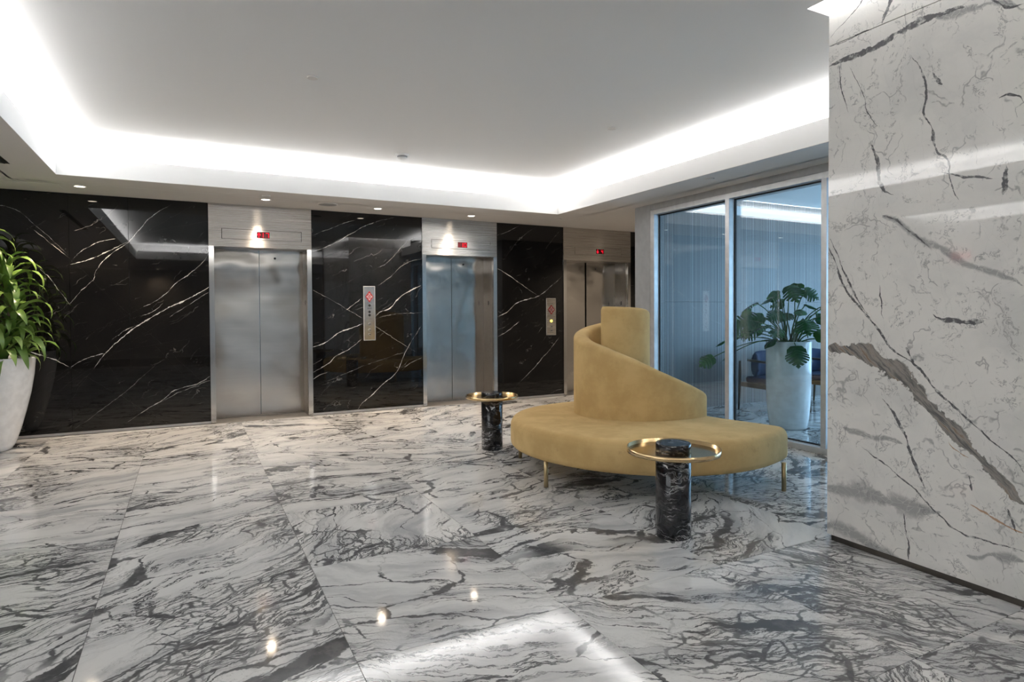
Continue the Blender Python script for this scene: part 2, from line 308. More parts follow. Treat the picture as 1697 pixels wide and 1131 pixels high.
def side_marble():
    t = NT('black_table_marble'); o = t.obj(); p = t.sep(o)
    wv = t.V('ADD', o, t.scale(t.V('SUBTRACT', t.noise(o, 5.0, 3, .6, col=True), (.5, .5, .5)), .18))
    s_ = t.V('MULTIPLY', wv, (4, 4, 24)); n = t.noise(s_, 1.1, 5, .65, .3); a = t.M('ABSOLUTE', t.M('SUBTRACT', n, .5))
    m_ = t.M('MULTIPLY', t.ss(a, 0, .03, 1, 0), t.ss(t.noise(wv, 5.0, 3), .42, .62)); g_ = t.ss(n, .52, .75, 0, .4)
    c = t.mix(g_, (.012, .012, .014), (.13, .13, .135)); c = t.mix(m_, c, (.62, .62, .62))
    return t.bsdf(Base_Color=c, Roughness=.07, Specular_IOR_Level=.6)
def velvet():
    t = NT('mustard_velvet'); o = t.obj(); n = t.noise(o, 3.5, 5, .65); f = t.noise(o, 420.0, 2)
    c = t.mix(t.ss(n, .36, .66), (.50, .34, .14), (.60, .425, .19))
    c = t.mix(t.ss(t.noise(o, 9.0, 4, .7), .62, .74, 0, .35), c, (.36, .235, .10))
    return t.bsdf(Base_Color=c, Roughness=.85, Sheen_Weight=.12, Sheen_Roughness=.4, Sheen_Tint=(1, .85, .55), Specular_IOR_Level=.2, Normal=t.bump(f, .12, .002))
def leaf_mat(name, c1, c2, rough=.35, axis=0):
    t = NT(name); o = t.obj(); p = t.sep(o)
    n = t.noise(o, 6.0, 3); oi = t.n('ShaderNodeObjectInfo').outputs['Random']
    f = t.M('ADD', t.M('MULTIPLY', n, .6), t.M('MULTIPLY', oi, .5), clamp=True)
    return t.bsdf(Base_Color=t.mix(f, c1, c2), Roughness=rough, Specular_IOR_Level=.6)
def flat(name, col, rough=.65):
    t = NT(name); return t.bsdf(Base_Color=col, Roughness=rough, Specular_IOR_Level=.3)
MT = dict(
    floor=floor_marble(), wallm=wall_marble(), neroA=nero('black_marble_left', NERO_A, 0.0), neroB=nero('black_marble_middle', NERO_B, 3.0),
    neroC=nero('black_marble_right', NERO_C, 7.0), steel=steel('brushed_steel'), door=steel('brushed_steel_door', True, .18, .07, (.47, .445, .41)),
    post=steel('steel_post', False, .16), header=steel('steel_header', True, .27, .004, (.58, .55, .51), .95), jamb=steel('steel_jamb', True, .28, 0, (.42, .40, .38)),
    paint=flat('white_paint', (.86, .855, .845)), soffit=flat('soffit_paint', (.76, .73, .70)),
    beige=simple('beige_wall', (.52, .46, .40), .7), grout=simple('grout', (.16, .155, .15), .8), dark=simple('dark_void', (.01, .01, .01), .7),
    alu=simple('silver_aluminium', (.60, .60, .60), .38, .55), gasket=simple('black_gasket', (.012, .012, .013), .5), greyp=simple('grey_pier', (.36, .365, .37), .6),
    bronze=simple('bronze_base', (.10, .088, .078), .35, .7), stripe=striped(), tmarble=side_marble(), velvet=velvet(),
    brass=simple('brushed_brass', (.66, .49, .27), .18, 1.0), brassleg=simple('satin_brass', (.46, .36, .20), .35, 1.0),
    pot=simple('white_glaze', (.80, .80, .80), .10), potw=simple('white_gloss_pot', (.82, .83, .83), .12), soil=simple('soil', (.025, .018, .012), .95, 0, (40, .8)),
    bark=simple('cane_bark', (.14, .10, .06), .8, 0, (30, .6)), blue=simple('navy_upholstery', (.018, .035, .085), .85), wood=simple('dark_walnut', (.055, .035, .024), .4),
    drac=leaf_mat('corn_plant_leaf', (.06, .15, .025), (.27, .40, .085), .33), mons=leaf_mat('monstera_leaf', (.010, .065, .020), (.045, .17, .035), .22), stalk=simple('green_stalk', (.05, .13, .03), .45),
    lens=glow('lamp_lens', (1, .86, .68), 9), red=glow('red_led', (1, .012, .03), 1.1), exitred=glow('exit_red', (1, .04, .03), 4), amber=glow('amber_button', (1, .75, .08), 2.5),
    screen=simple('display_glass', (.05, .004, .006), .2), redp=simple('red_enamel', (.30, .012, .012), .4), chrome=simple('polished_plate', (.66, .68, .70), .16, 1.0),
    black=simple('black_plastic', (.012, .012, .012), .3), art=simple('dark_art', (.05, .045, .045), .4))
def glass():
    t = NT('clear_glass'); tr = t.n('ShaderNodeBsdfTransparent'); tr.inputs[0].default_value = (.86, .93, .96, 1)
    gl = t.n('ShaderNodeBsdfGlossy'); gl.inputs['Roughness'].default_value = .0; fr = t.n('ShaderNodeLayerWeight'); fr.inputs[0].default_value = .5; sch = t.M('MULTIPLY_ADD', t.M('POWER', fr.outputs['Facing'], 5.0), .93, .055)
    mx = t.n('ShaderNodeMixShader'); t.put(mx.inputs[0], sch); t.t.links.new(tr.outputs[0], mx.inputs[1]); t.t.links.new(gl.outputs[0], mx.inputs[2])
    t.t.links.new(mx.outputs[0], t.out.inputs[0]); return t.m
MT['glass'] = glass()
# ------------------------------------------------------------------ object helpers
def link(name, me, mat, parent=None, loc=(0, 0, 0), rot=(0, 0, 0), smooth=False):
    if mat and not me.materials: me.materials.append(MT[mat])
    if smooth:
        for p in me.polygons: p.use_smooth = True
    o = bpy.data.objects.new(name, me); COL.objects.link(o); o.location = loc; o.rotation_euler = rot
    if parent: o.parent = parent
    return o
def empty(name, loc=(0, 0, 0), rz=0, parent=None):
    o = bpy.data.objects.new(name, None); COL.objects.link(o); o.location = loc; o.rotation_euler = (0, 0, rz); o.empty_display_size = .1
    if parent: o.parent = parent
    return o
def tag(o, label=None, cat=None, group=None, kind=None):
    for k, v in (('label', label), ('category', cat), ('group', group), ('kind', kind)):
        if v: o[k] = v
    return o
def fin(bm, name, bevel=0, seg=2):
    if bevel: bmesh.ops.bevel(bm, geom=bm.edges[:], offset=bevel, segments=seg, profile=.5, affect='EDGES', clamp_overlap=True)
    me = bpy.data.meshes.new(name); bm.to_mesh(me); bm.free(); return me
def bbox(bm, x0, x1, y0, y1, z0, z1):
    v = [bm.verts.new(p) for p in ((x0, y0, z0), (x1, y0, z0), (x1, y1, z0), (x0, y1, z0), (x0, y0, z1), (x1, y0, z1), (x1, y1, z1), (x0, y1, z1))]
    for f in ((0, 3, 2, 1), (4, 5, 6, 7), (0, 1, 5, 4), (1, 2, 6, 5), (2, 3, 7, 6), (3, 0, 4, 7)): bm.faces.new([v[i] for i in f])
def box(name, mat, x0, x1, y0, y1, z0, z1, parent=None, bevel=0, loc=(0, 0, 0)):
    bm = bmesh.new(); bbox(bm, x0, x1, y0, y1, z0, z1); return link(name, fin(bm, name, bevel), mat, parent, loc)
def boxes(name, mat, L, parent=None, bevel=0):
    bm = bmesh.new()
    for b in L: bbox(bm, *b)
    return link(name, fin(bm, name, bevel), mat, parent)
def lathe_me(name, prof, n=48, cap0=True, cap1=True):
    bm = bmesh.new(); rings = []
    for r, z in prof: rings.append([bm.verts.new((r*cos(2*pi*i/n), r*sin(2*pi*i/n), z)) for i in range(n)])
    for a, b in zip(rings, rings[1:]):
        for i in range(n): bm.faces.new((a[i], a[(i+1) % n], b[(i+1) % n], b[i])).smooth = True
    if cap0: bm.faces.new(rings[0][::-1])
    if cap1: bm.faces.new(rings[-1])
    bmesh.ops.recalc_face_normals(bm, faces=bm.faces[:])
    me = bpy.data.meshes.new(name); bm.to_mesh(me); bm.free(); return me
def lathe(name, mat, prof, parent=None, loc=(0, 0, 0), n=48, rot=(0, 0, 0), **k): return link(name, lathe_me(name, prof, n, **k), mat, parent, loc, rot)
def tube_me(name, pts, rad, n=8):
    bm = bmesh.new(); rings = []; pts = [Vector(p) for p in pts]
    for i, p in enumerate(pts):
        t = (pts[min(i+1, len(pts)-1)]-pts[max(i-1, 0)]).normalized(); a = t.cross(Vector((0, 0, 1)) if abs(t.z) < .95 else Vector((1, 0, 0))).normalized(); b = t.cross(a)
        r = rad[i] if isinstance(rad, (list, tuple)) else rad
        rings.append([bm.verts.new(p+(a*cos(2*pi*k/n)+b*sin(2*pi*k/n))*r) for k in range(n)])
    for a, b in zip(rings, rings[1:]):
        for i in range(n): bm.faces.new((a[i], a[(i+1) % n], b[(i+1) % n], b[i])).smooth = True
    bm.faces.new(rings[0][::-1]); bm.faces.new(rings[-1]); bmesh.ops.recalc_face_normals(bm, faces=bm.faces[:])
    me = bpy.data.meshes.new(name); bm.to_mesh(me); bm.free(); return me
def tube(name, mat, pts, rad, parent=None, n=8, loc=(0, 0, 0)): return link(name, tube_me(name, pts, rad, n), mat, parent, loc)
def bez(p0, p1, p2, n=8):
    p0, p1, p2 = map(Vector, (p0, p1, p2)); return [p0*(1-t)**2+p1*2*t*(1-t)+p2*t*t for t in (i/n for i in range(n+1))]
def crom(P, per=10):
    P = [Vector(p) for p in P]; Q = [P[0]*2-P[1]]+P+[P[-1]*2-P[-2]]; out = []
    for i in range(1, len(Q)-2):
        a, b, c, d = Q[i-1:i+3]
        for k in range(per):
            t = k/per; out.append(.5*((2*b)+(c-a)*t+(2*a-5*b+4*c-d)*t*t+(3*b-a-3*c+d)*t**3))
    return out+[P[-1]]
# ------------------------------------------------------------------ room shell
def struct(o): o['kind'] = 'structure'; return o
rnd = random.Random(11)
fl = struct(box('floor', 'grout', -9, 11, -5, 8.66, -.10, -.004))
TX, TY, X0, Y0 = .945, .985, -.395, .370          # slab grid
tile_bm = bmesh.new(); bbox(tile_bm, .0015, TX-.0015, .0015, TY-.0015, -.018, 0); tile_me = fin(tile_bm, 'tile'); tile_me.materials.append(MT['floor'])
SET = {(0, 0): (.07, .45, .33), (0, 1): (.06, .75, .12), (0, 2): (.07, .8, .55), (0, 3): (.09, .85, .81), (0, 4): (.03, .5, .27),
       (1, 0): (.20, .3, .71), (1, 1): (.95, .75, .44), (1, 2): (.93, .65, .92), (1, 3): (.17, .95, .21), (1, 4): (.99, .8, .63),
       (2, 1): (.93, .75, .37), (2, 2): (.97, .5, .77), (2, 3): (.05, .3, .49), (3, 1): (.86, .9, .18), (3, 0): (.88, .8, .59), (2, 0): (.12, .5, .29), (-1, 2): (.10, .9, .41), (-1, 3): (.05, .8, .68)}
for i in range(-4, 12):
    for j in range(-2, 9):
        x, y = X0+i*TX, Y0+j*TY
        if y+TY*.5 > 8.5: continue
        if i >= 0 and j < 0 and x > 3.4: continue
        t = bpy.data.objects.new('tile', tile_me); COL.objects.link(t); t.parent = fl; t.location = (x, y, 0)
        if y+TY > 8.66: t.scale.y = (8.66-y)/TY
        k = SET.get((i, j)) or (rnd.choice((.03, .07, .10, .94, .98, .45)) + rnd.uniform(-.02, .02), rnd.uniform(.2, .8), rnd.random())
        t.color = (*k, 1)
# tray ceilings and the lower soffit around them
ce = struct(boxes('ceiling', 'paint', [(-9, 11, -5, 8.7, 3.42, 3.5),
    (-9, XM-.11, -5, YM+.06, HC, HC+.012), (-9, XG+.3, YM+.06, 8.7, HC, HC+.012), (XG+.3, 11, -5, 8.7, 2.90, 2.94),
    (XM-.46, XM-.44, -1, YM+.40, HC+.012, 3.42), (XM-.46, 4.9, YM+.38, YM+.40, HC+.012, 3.42)]))
T = .42  # trough width
def rect_minus(outer, holes):
    xs = sorted({outer[0], outer[1]} | {h[0] for h in holes} | {h[1] for h in holes}); ys = sorted({outer[2], outer[3]} | {h[2] for h in holes} | {h[3] for h in holes})
    return [(a, b, c, d) for a, b in zip(xs, xs[1:]) for c, d in zip(ys, ys[1:]) if not any(h[0] <= (a+b)/2 <= h[1] and h[2] <= (c+d)/2 <= h[3] for h in holes)]
h1 = (XL, XC, YN, YC); h2 = (-5.4, -2.6, 1.0, 6.1); h3 = (5.99, 10.6, 0, YW-.06)
L = rect_minus((-9, 11, -5, 8.7), [h1, h2, h3])
bm = bmesh.new()
vm = {}
def gv(x, y, z):
    k = (round(x, 4), round(y, 4), round(z, 4))
    if k not in vm: vm[k] = bm.verts.new(k)
    return vm[k]
for a, b, c, d in L: bm.faces.new([gv(a, c, HS), gv(a, d, HS), gv(b, d, HS), gv(b, c, HS)])
r_ = bmesh.ops.extrude_face_region(bm, geom=bm.faces[:]); bmesh.ops.translate(bm, verts=[v for v in r_['geom'] if isinstance(v, bmesh.types.BMVert)], vec=(0, 0, .003))
bmesh.ops.recalc_face_normals(bm, faces=bm.faces[:]); bmesh.ops.dissolve_limit(bm, angle_limit=.01, verts=bm.verts[:], edges=bm.edges[:])
so = link('ceiling_soffit', fin(bm, 'ceiling_soffit'), 'soffit', ce)
def tray(n, h, top, open_back=False):
    x0, x1, y0, y1 = h; e = .025
    zb = HS+.003; Q = [(x0-e, x1+e, y1, y1+e, zb, top), (x1, x1+e, y0, y1, zb, top), (x0-e, x0, y0, y1, zb, top), (x0-e, x1+e, y0-e, y0, zb, top)]
    struct(boxes(n, 'paint', Q)); tz = HC if h is not h3 else 2.9
    T = .42 if h is not h3 else .02
    W = [(x0-T, x1+T, y1+T, y1+T+.02, HS, tz), (x1+T, x1+T+.02, y0-T, y1+T, HS, tz), (x0-T-.02, x0-T, y0-T, y1+T, HS, tz), (x0-T, x1+T, y0-T-.02, y0-T, HS, tz)]
    boxes('trough_wall', 'paint', W[:1]+W[1:] if h is not h3 else W[1:], ce)
tray('trim_1', h1, HF); tray('trim_2', h2, HF); tray('trim_3', h3, 2.80)
# elevator wall: polished black slabs between three steel portals
E = [(.223, 1.420), (2.920, 4.097), (5.269, 6.617)]
E = [(.223, 1.420), (2.925, 4.097), (5.275, 6.610)]
wb = struct(box('wall_back', 'dark', -9, 11, 8.74, 8.8, 0, HC))
def slabs(mat, xs, z0=.028, z1=HS-.002):
    for a, b in zip(xs, xs[1:]): box('marble_slab', mat, a+.001, b-.001, D, D+.03, z0, z1, wb, .0012)
slabs('neroA', (-3.6, -2.35, -1.161, -.6, .223)); slabs('neroB', (1.420, 2.925)); slabs('neroC', (4.097, 5.275)); slabs('neroB', (6.610, 7.9, 9.2, 11))
boxes('backing', 'dark', [(a, b, D+.031, D+.06, 0, HS) for a, b in ((-3.6, .22), (1.425, 2.92), (4.1, 5.27), (6.62, 11))], wb)
box('plaster_panel', 'beige', -9, -3.6, D, D+.05, 0, HS, wb)
struct(boxes('baseboard_back', 'alu', [(a, b, D-.004, D+.03, 0, .026) for a, b in ((-3.6, .223), (1.42, 2.925), (4.097, 5.275), (6.61, 11))]))
# marble-clad block on the right
wr = struct(box('wall_right', 'dark', XM+.03, XM2-.03, -1.0, YM-.03, 0, 3.42))
box('marble_slab', 'wallm', XM, XM+.028, -.6, YM, .036, 2.8425, wr, .001)
box('marble_slab', 'wallm', XM, XM+.028, -.6, YM, 2.8465, 3.42, wr, .001)
box('marble_slab', 'wallm', XM+.029, XM2, YM-.028, YM, .036, 2.8425, wr, .001)
box('marble_slab', 'wallm', XM+.029, XM2, YM-.028, YM, 2.8465, 3.42, wr, .001)
struct(boxes('baseboard_right', 'bronze', [(XM+.016, XM+.03, -.6, YM-.02, 0, .036), (XM+.016, XM2-.02, YM-.03, YM-.018, 0, .036)]))
box('side_panel', 'paint', XM2-.03, XM2, -1, YM-.03, 0, 3.0, wr)
# far walls that close the lobby (seen only in reflections)
wl = struct(box('wall_left', 'beige', -9.1, -9, -5, 8.8, 0, HC)); wf = struct(box('wall_front', 'beige', -9, XG, -5.1, -5, 0, HC))
struct(boxes('wall_window', 'paint', [(11, 11.1, -5, -1.2, 0, 3.42), (11, 11.1, 5.6, 8.8, 0, 3.42), (11, 11.1, -1.2, 5.6, 2.66, 3.42), (XG+.2, 5.9, -3.1, -3.0, 0, 2.9), (10.5, 11, -3.1, -3.0, 0, 2.9), (5.9, 10.5, -3.1, -3, 2.66, 2.9)]))
# ribbed wall of the lounge beyond the glass, with a seam at mid height
wrib = struct(box('wall_far', 'greyp', XG+.02, 11, YW+.02, YW+.10, 0, HC))
xs = [XG+.10, 6.52, 7.74, 8.96, 10.2, 11]
for a, b in zip(xs, xs[1:]):
    box('ribbed_panel', 'stripe', a+.001, b-.001, YW, YW+.02, .0, 1.452, wrib); box('ribbed_panel', 'stripe', a+.001, b-.001, YW, YW+.02, 1.455, 2.9, wrib)
for nm, (a, b), ax in (('added_window_2', (-4.3, 2.5), 0), ('window_3', (.75, 3.25), 1)):  # left-wall set is added, framing the unseen fill light there
    ww = struct(empty(nm)); ks = [a+(b-a)*i/(5 if ax == 0 else 2) for i in range((5 if ax == 0 else 2)+1)]
    for k in ks: (box('mullion', 'alu', -9, -8.9, k-.03, k+.03, .05, 2.6, ww) if ax == 0 else box('mullion', 'alu', k-.03, k+.03, -5, -4.9, .0, 2.6, ww))
    for z in (.05, 2.55): (box('rail', 'alu', -9, -8.9, a, b, z, z+.06, ww) if ax == 0 else box('rail', 'alu', a, b, -5, -4.9, z-.05, z+.03, ww))
struct(box('wall_pier', 'greyp', XG, XG+.12, 6.085, 6.385, 0, HS))
struct(box('wall_header', 'greyp', XG+.004, XG+.10, -3, 6.085, 2.60, HS))
# glazed screen: frame members and panes
wd = struct(empty('window_1', (0, 0, 0)))
def fr(name, *b, mat='alu', bv=.002): return box(name, mat, *b, wd, bv)
GX = XG+.085
fr('top_rail', XG, GX+.03, -2.95, 6.085, 2.540, 2.598); fr('bottom_rail', XG, GX+.03, -2.95, 6.085, 0, .058)
fr('jamb', XG, GX+.03, 6.015, 6.085, .058, 2.540)
YS = [(4.805, 4.862), (3.66, 3.715), (2.45, 2.51), (1.25, 1.31), (.05, .11), (-1.2, -1.14)]
for a, b in YS: fr('mullion', XG-.002, GX+.03, a, b, .058, 2.540)
ye = [6.015]+[v for p in YS for v in p[::-1]]+[-2.95]
for a, b in zip(ye[::2], ye[1::2]):
    box('pane', 'glass', GX, GX+.01, b+.012, a-.012, .070, 2.528, wd)
    boxes('gasket', 'gasket', [(GX-.006, GX+.014, a-.014, a, .058, 2.54), (GX-.006, GX+.014, b, b+.012, .058, 2.54), (GX-.006, GX+.014, b, a, 2.528, 2.54), (GX-.006, GX+.014, b, a, .058, .07)], wd)
# ------------------------------------------------------------------ elevators
def seg_digit(bm, x, z, w, h, segs, t, y):
    S = dict(a=(0, 1, 1, 1), d=(0, 0, 1, 0), g=(0, .5, 1, .5), f=(0, .5, 0, 1), b=(1, .5, 1, 1), e=(0, 0, 0, .5), c=(1, 0, 1, .5))
    for s_ in segs:
        x0, z0, x1, z1 = S[s_]; bbox(bm, x+x0*w-t/2, x+x1*w+t/2, y-.001, y, z+z0*h-t/2, z+z1*h+t/2)
def arrow(bm, x, z, w, h, t, y, dn=False):
    f = -1 if dn else 1; c = z+h/2
    bbox(bm, x+w/2-t/2, x+w/2+t/2, y-.002, y, z, z+h)
    for s_ in (-1, 1):
        P = [(x+w/2, c+f*h/2), (x+w/2+s_*w/2, c+f*h*.08), (x+w/2+s_*w/2, c-f*h*.10), (x+w/2, c+f*h*.26)]
        v = [bm.verts.new((a, y-.002, b)) for a, b in P]; bm.faces.new(v); v2_ = [bm.verts.new((a, y-.0005, b)) for a, b in P]; bm.faces.new(v2_[::-1])
def elevator(x0, x1, plate, disp, glyphs, label, gap, cam_x):
    r = empty('elevator', ((x0+x1)/2, D, 0)); tag(r, label, 'elevator', 'elevators in the black marble wall'); cx = (x0+x1)/2
    X = lambda a: a-cx
    fw_ = .056; zt = 2.154; dp = .35
    def bx(name, mat, a, b, c, d, e, f, par=r, bv=0): 
        bm = bmesh.new(); bbox(bm, X(a), X(b), c-D, d-D, e, f); return link(name, fin(bm, name, bv), mat, par)
    # header with recessed indicator plate: four pieces around the pocket joined to one plate
    pz0, pz1 = 2.247, 2.374; a, b = plate
    bm = bmesh.new()
    for q in ((x0, x1, zt, pz0), (x0, x1, pz1, HS-.002), (x0, a, pz0, pz1), (b, x1, pz0, pz1)): bbox(bm, X(q[0]), X(q[1]), -.012, .05, q[2], q[3])
    bmesh.ops.remove_doubles(bm, verts=bm.verts[:], dist=1e-5)
    hd = link('header_panel', fin(bm, 'header_panel'), 'header', r)
    bx('indicator_recess', 'dark', a, b, D+.02, D+.03, pz0, pz1)
    ip = bx('indicator_plate', 'header', a+.006, b-.006, D-.016, D+.018, pz0+.004, pz1-.004, r, .003)
    dx0, dx1 = disp; ds = bx('display', 'screen', dx0, dx1, D-.0185, D-.015, 2.272, 2.350, ip)
    w_ = dx1-dx0; yy = -.0187; c0 = X(dx0)
    for g_ in glyphs:
        bm = bmesh.new()
        if g_[0] in '^v': arrow(bm, c0+w_*g_[1], 2.279, .040, .062, .009, yy, g_[0] == 'v')
        else: seg_digit(bm, c0+w_*g_[1], 2.284, .030, .052, {'1': 'bc', '7': 'abc', '0': 'abcdef', '4': 'fgbc'}[g_[0]], .006, yy)
        link('arrow' if g_[0] in '^v' else 'digit', fin(bm, 'digit'), 'red', ip)
    bx('front_post', 'post', x0, x0+fw_, D-.012, D+.05, 0, zt); bx('front_post', 'post', x1-fw_, x1, D-.012, D+.05, 0, zt)
    bx('jamb', 'jamb', x0, x0+fw_-.002, D+.05, D+dp+.04, 0, zt+.02)
    j = bx('jamb', 'jamb', x1-fw_+.002, x1, D+.05, D+dp+.04, 0, zt+.02)
    bx('floor_button', 'black', x1-fw_-.001, x1-fw_+.004, D+.16, D+.19, 1.44, 1.50, j)
    bx('lintel', 'jamb', x0, x1, D+.05, D+dp+.04, zt+.001, zt+.03)
    bx('shaft_back', 'dark', x0, x1, D+dp+.06, D+dp+.07, 0, zt)
    bx('sill', 'jamb', x0+fw_, x1-fw_, D+.33, D+dp+.05, -.003, .004)
    m_ = (x0+x1)/2; g2 = gap/2
    for k, (p, q) in enumerate(((x0+fw_-.01, m_-g2), (m_+g2, x1-fw_+.01))):
        bm = bmesh.new(); bbox(bm, X(p), X(q), dp, dp+.03, .006, zt+.01)
        dd = link('door_panel', fin(bm, 'door_panel', .0015), 'door', r)
        if k: lathe('peephole', 'black', [(.014, 0), (.014, .004), (.006, .006)], dd, (X(p)+.19, dp-.001, 2.055), 16, (R(90), 0, 0))
elevator(*E[0], (.366, 1.299), (.762, .914), [('^', .04), ('1', .30), ('7', .72)], 'leftmost brushed steel elevator whose red display shows an up arrow and 17', .006, 0)
elevator(*E[1], (3.059, 3.989), (3.466, 3.614), [('1', .32), ('0', .68)], 'middle brushed steel elevator with red display reading 10, behind the small round table', .006, 0)
elevator(*E[2], (5.487, 6.417), (5.902, 6.055), [('v', .05), ('4', .66)], 'rightmost brushed steel elevator partly hidden by the sofa, red display with 4', .030, 0)
# ------------------------------------------------------------------ call panels
def emblem(par, cz, h, w, y):
    """red pointed quatrefoil with four pale discs"""
    bm = bmesh.new(); n = 48; V = []
    for i in range(n):
        a = 2*pi*i/n; c, s_ = cos(a), sin(a); d = 1/(abs(c)**1.15+abs(s_)**1.15)**(1/1.15)
        d *= 1+.07*cos(4*a+pi)*-1*.6; V.append(bm.verts.new((c*d*w/2, y-.0015, cz+s_*d*h/2)))
    bm.faces.new(V); r_ = bmesh.ops.extrude_face_region(bm, geom=bm.faces[:]); bmesh.ops.translate(bm, verts=[v for v in r_['geom'] if isinstance(v, bmesh.types.BMVert)], vec=(0, .0015, 0))
    bmesh.ops.recalc_face_normals(bm, faces=bm.faces[:]); em = link('emblem', fin(bm, 'emblem'), 'redp', par)
    for (dx, dz) in ((0, .25), (0, -.25), (.27, 0), (-.27, 0)):
        lathe('disc', 'alu', [(w*.115, 0), (w*.115, .001)], em, (dx*w, y-.0016, cz+dz*h), 16, (R(90), 0, 0)); 
        lathe('ring', 'redp', [(w*.05, 0), (w*.05, .001)], em, (dx*w, y-.0026, cz+dz*h), 12, (R(90), 0, 0))
    bm = bmesh.new()
    for s1, s2 in ((1, 1), (-1, 1), (1, -1), (-1, -1)):
        v = [bm.verts.new((s1*w*q[0], y-.0019, cz+s2*h*q[1])) for q in ((.02, .04), (.05, .02), (.20, .13), (.14, .18))]; bm.faces.new(v)
    link('petal', fin(bm, 'petal'), 'alu', em)
def call_panel(x0, x1, z0, z1, keys, btns, emb, amber, label, mat):
    cx = (x0+x1)/2; r = empty('call_panel', (cx, D, z0)); tag(r, label, 'call panel'); w_ = x1-x0; h = z1-z0
    box('frame', 'alu', -w_/2, w_/2, -.008, 0, 0, h, r, .002); box('faceplate', mat, -w_/2+.008, w_/2-.008, -.012, -.007, .008, h-.008, r, .001)
    emblem(r, h*emb[0], emb[1], emb[2], -.0125)
    for k in keys: lathe('keyhole', 'black', [(.017, 0), (.017, .004), (.010, .004), (.008, .002)], r, (0, -.012, h*k), 20, (R(90), 0, 0))
    for k in btns:
        b_ = lathe('button', 'chrome', [(.019, 0), (.019, .006), (.016, .008)], r, (0, -.012, h*k), 20, (R(90), 0, 0)); lathe('button_centre', 'black', [(.008, 0), (.008, .001)], b_, (0, 0, .0085), 12)
    if amber: 
        b_ = lathe('lit_button', 'amber', [(.020, 0), (.020, .006), (.015, .008)], r, (0, -.012, h*amber), 20, (R(90), 0, 0)); b_['label'] = 'glowing yellow button'
    boxes('engraved_text', 'black', [(-.03, .03, -.0124, -.0118, h*q, h*q+.003) for q in emb[3]], r)['kind'] = 'stuff'
call_panel(2.088, 2.249, .958, 1.694, (.645, .525, .465), (.30, .19, .11), (.805, .146, .104, (.69, .60, .59, .58, .395)), 0, 'tall steel call panel with red emblem between the left and middle elevators', 'chrome')
call_panel(4.957, 5.132, .964, 1.545, (), (.235, .125), (.69, .145, .118, (.86, .54)), .385, 'steel call panel with a glowing yellow button beside the rightmost elevator', 'header')
# ------------------------------------------------------------------ ceiling fittings
def downlight(x, y, z, label, power=82, group='warm recessed downlights'):
    r = empty('downlight', (x, y, z)); tag(r, label, 'light', group)
    lathe('trim_ring', 'paint', [(.062, 0), (.062, -.004), (.050, -.005), (.046, .0)], r, n=32); lathe('lens', 'lens', [(.046, -.001), (.03, -.0035), (.001, -.004)], r, n=24)
    l = bpy.data.lights.new('downlight_beam', 'SPOT'); l.energy = power; l.color = WARM; l.spot_size = R(135); l.spot_blend = .8; l.shadow_soft_size = .04
    o = bpy.data.objects.new('downlight_beam', l); COL.objects.link(o); o.parent = r; o.location = (0, 0, -.012)
    return r
for x, y, la in ((-.992, 7.83, 'recessed downlight at the far left, above the black marble beside the plant'), (.82, 7.80, 'recessed downlight in the soffit above the leftmost elevator'),
                 (2.175, 7.86, 'recessed downlight above the call panel between two elevators'), (3.503, 7.89, 'recessed downlight in the soffit above the middle elevator')):
    downlight(x, y, HS, la)
downlight(6.80, 7.15, HS, 'recessed downlight in the corridor behind the glass screen'); downlight(7.9, 7.6, HS, 'recessed downlight deep in the corridor behind the glass screen')
downlight(5.95, 4.93, 2.90, 'white downlight in the lounge ceiling seen through the glass', 20)
for x, y, la in ((-6.5, 7.4, 'recessed downlight near the hanging exit sign at the far left end'), (-.8, -4.62, 'recessed downlight washing the beige wall behind the viewpoint'), (.5, -2.6, 'recessed downlight behind the viewpoint in front of the entrance glazing'),
                 (3, -2.6, 'recessed downlight behind the viewpoint nearest the marble wall'), (-4, -2.6, 'recessed downlight behind the viewpoint nearest the left wall')):
    downlight(x, y, HS, la, 22, 'downlights behind the viewpoint')
downlight(7.5, 1.5, 2.90, 'lounge downlight hidden behind the marble wall, nearer the glass', 15, 'lounge downlights'); downlight(9.2, 3.5, 2.90, 'lounge downlight nearest the lounge windows', 15, 'lounge downlights')
def disc(x, y, z, r, label, cat='sprinkler', name='sprinkler_cover'):
    o = lathe(name, 'soffit', [(r, 0), (r, -.006), (r-.006, -.009)], None, (x, y, z), 28); tag(o, label, cat); return o
disc(.826, 4.70, HC, .042, 'small round flush cover on the upper ceiling, left of centre'); disc(3.56, 4.74, HC, .042, 'small round flush cover on the upper ceiling towards the right')
disc(.80, 7.54, HS, .045, 'small round cover beside the downlight over the leftmost elevator'); disc(4.753, 7.607, HS, .045, 'round cover at the corner of the soffit right of centre')
disc(4.70, 4.63, HS, .045, 'round cover on the soffit in front of the glass screen')
sp = empty('ceiling_speaker', (1.54, 7.816, HS)); tag(sp, 'large flat round speaker grille in the soffit between two downlights', 'speaker')
lathe('rim', 'soffit', [(.115, 0), (.115, -.004), (.105, -.005)], sp, n=40); lathe('grille', 'greyp', [(.104, -.001), (.104, -.0055)], sp, n=40)
sd = empty('smoke_detector', (2.09, 6.55, HC)); tag(sd, 'white smoke detector on the upper ceiling near the elevators', 'smoke detector')
lathe('base', 'paint', [(.075, 0), (.075, -.014), (.066, -.02)], sd, n=36); lathe('vent_ring', 'greyp', [(.056, -.02), (.050, -.035)], sd, n=30); lathe('cap', 'paint', [(.054, -.034), (.046, -.048), (.02, -.054)], sd, n=30)
av = empty('air_slot', (-1.42, 6.45, HS)); tag(av, 'black linear air slot in the left soffit', 'air vent')
box('opening', 'black', -.035, .035, -1.6, .47, -.004, .001, av); boxes('blade', 'dark', [(-.004, .004, -1.59, .46, -.008, -.0041)], av)
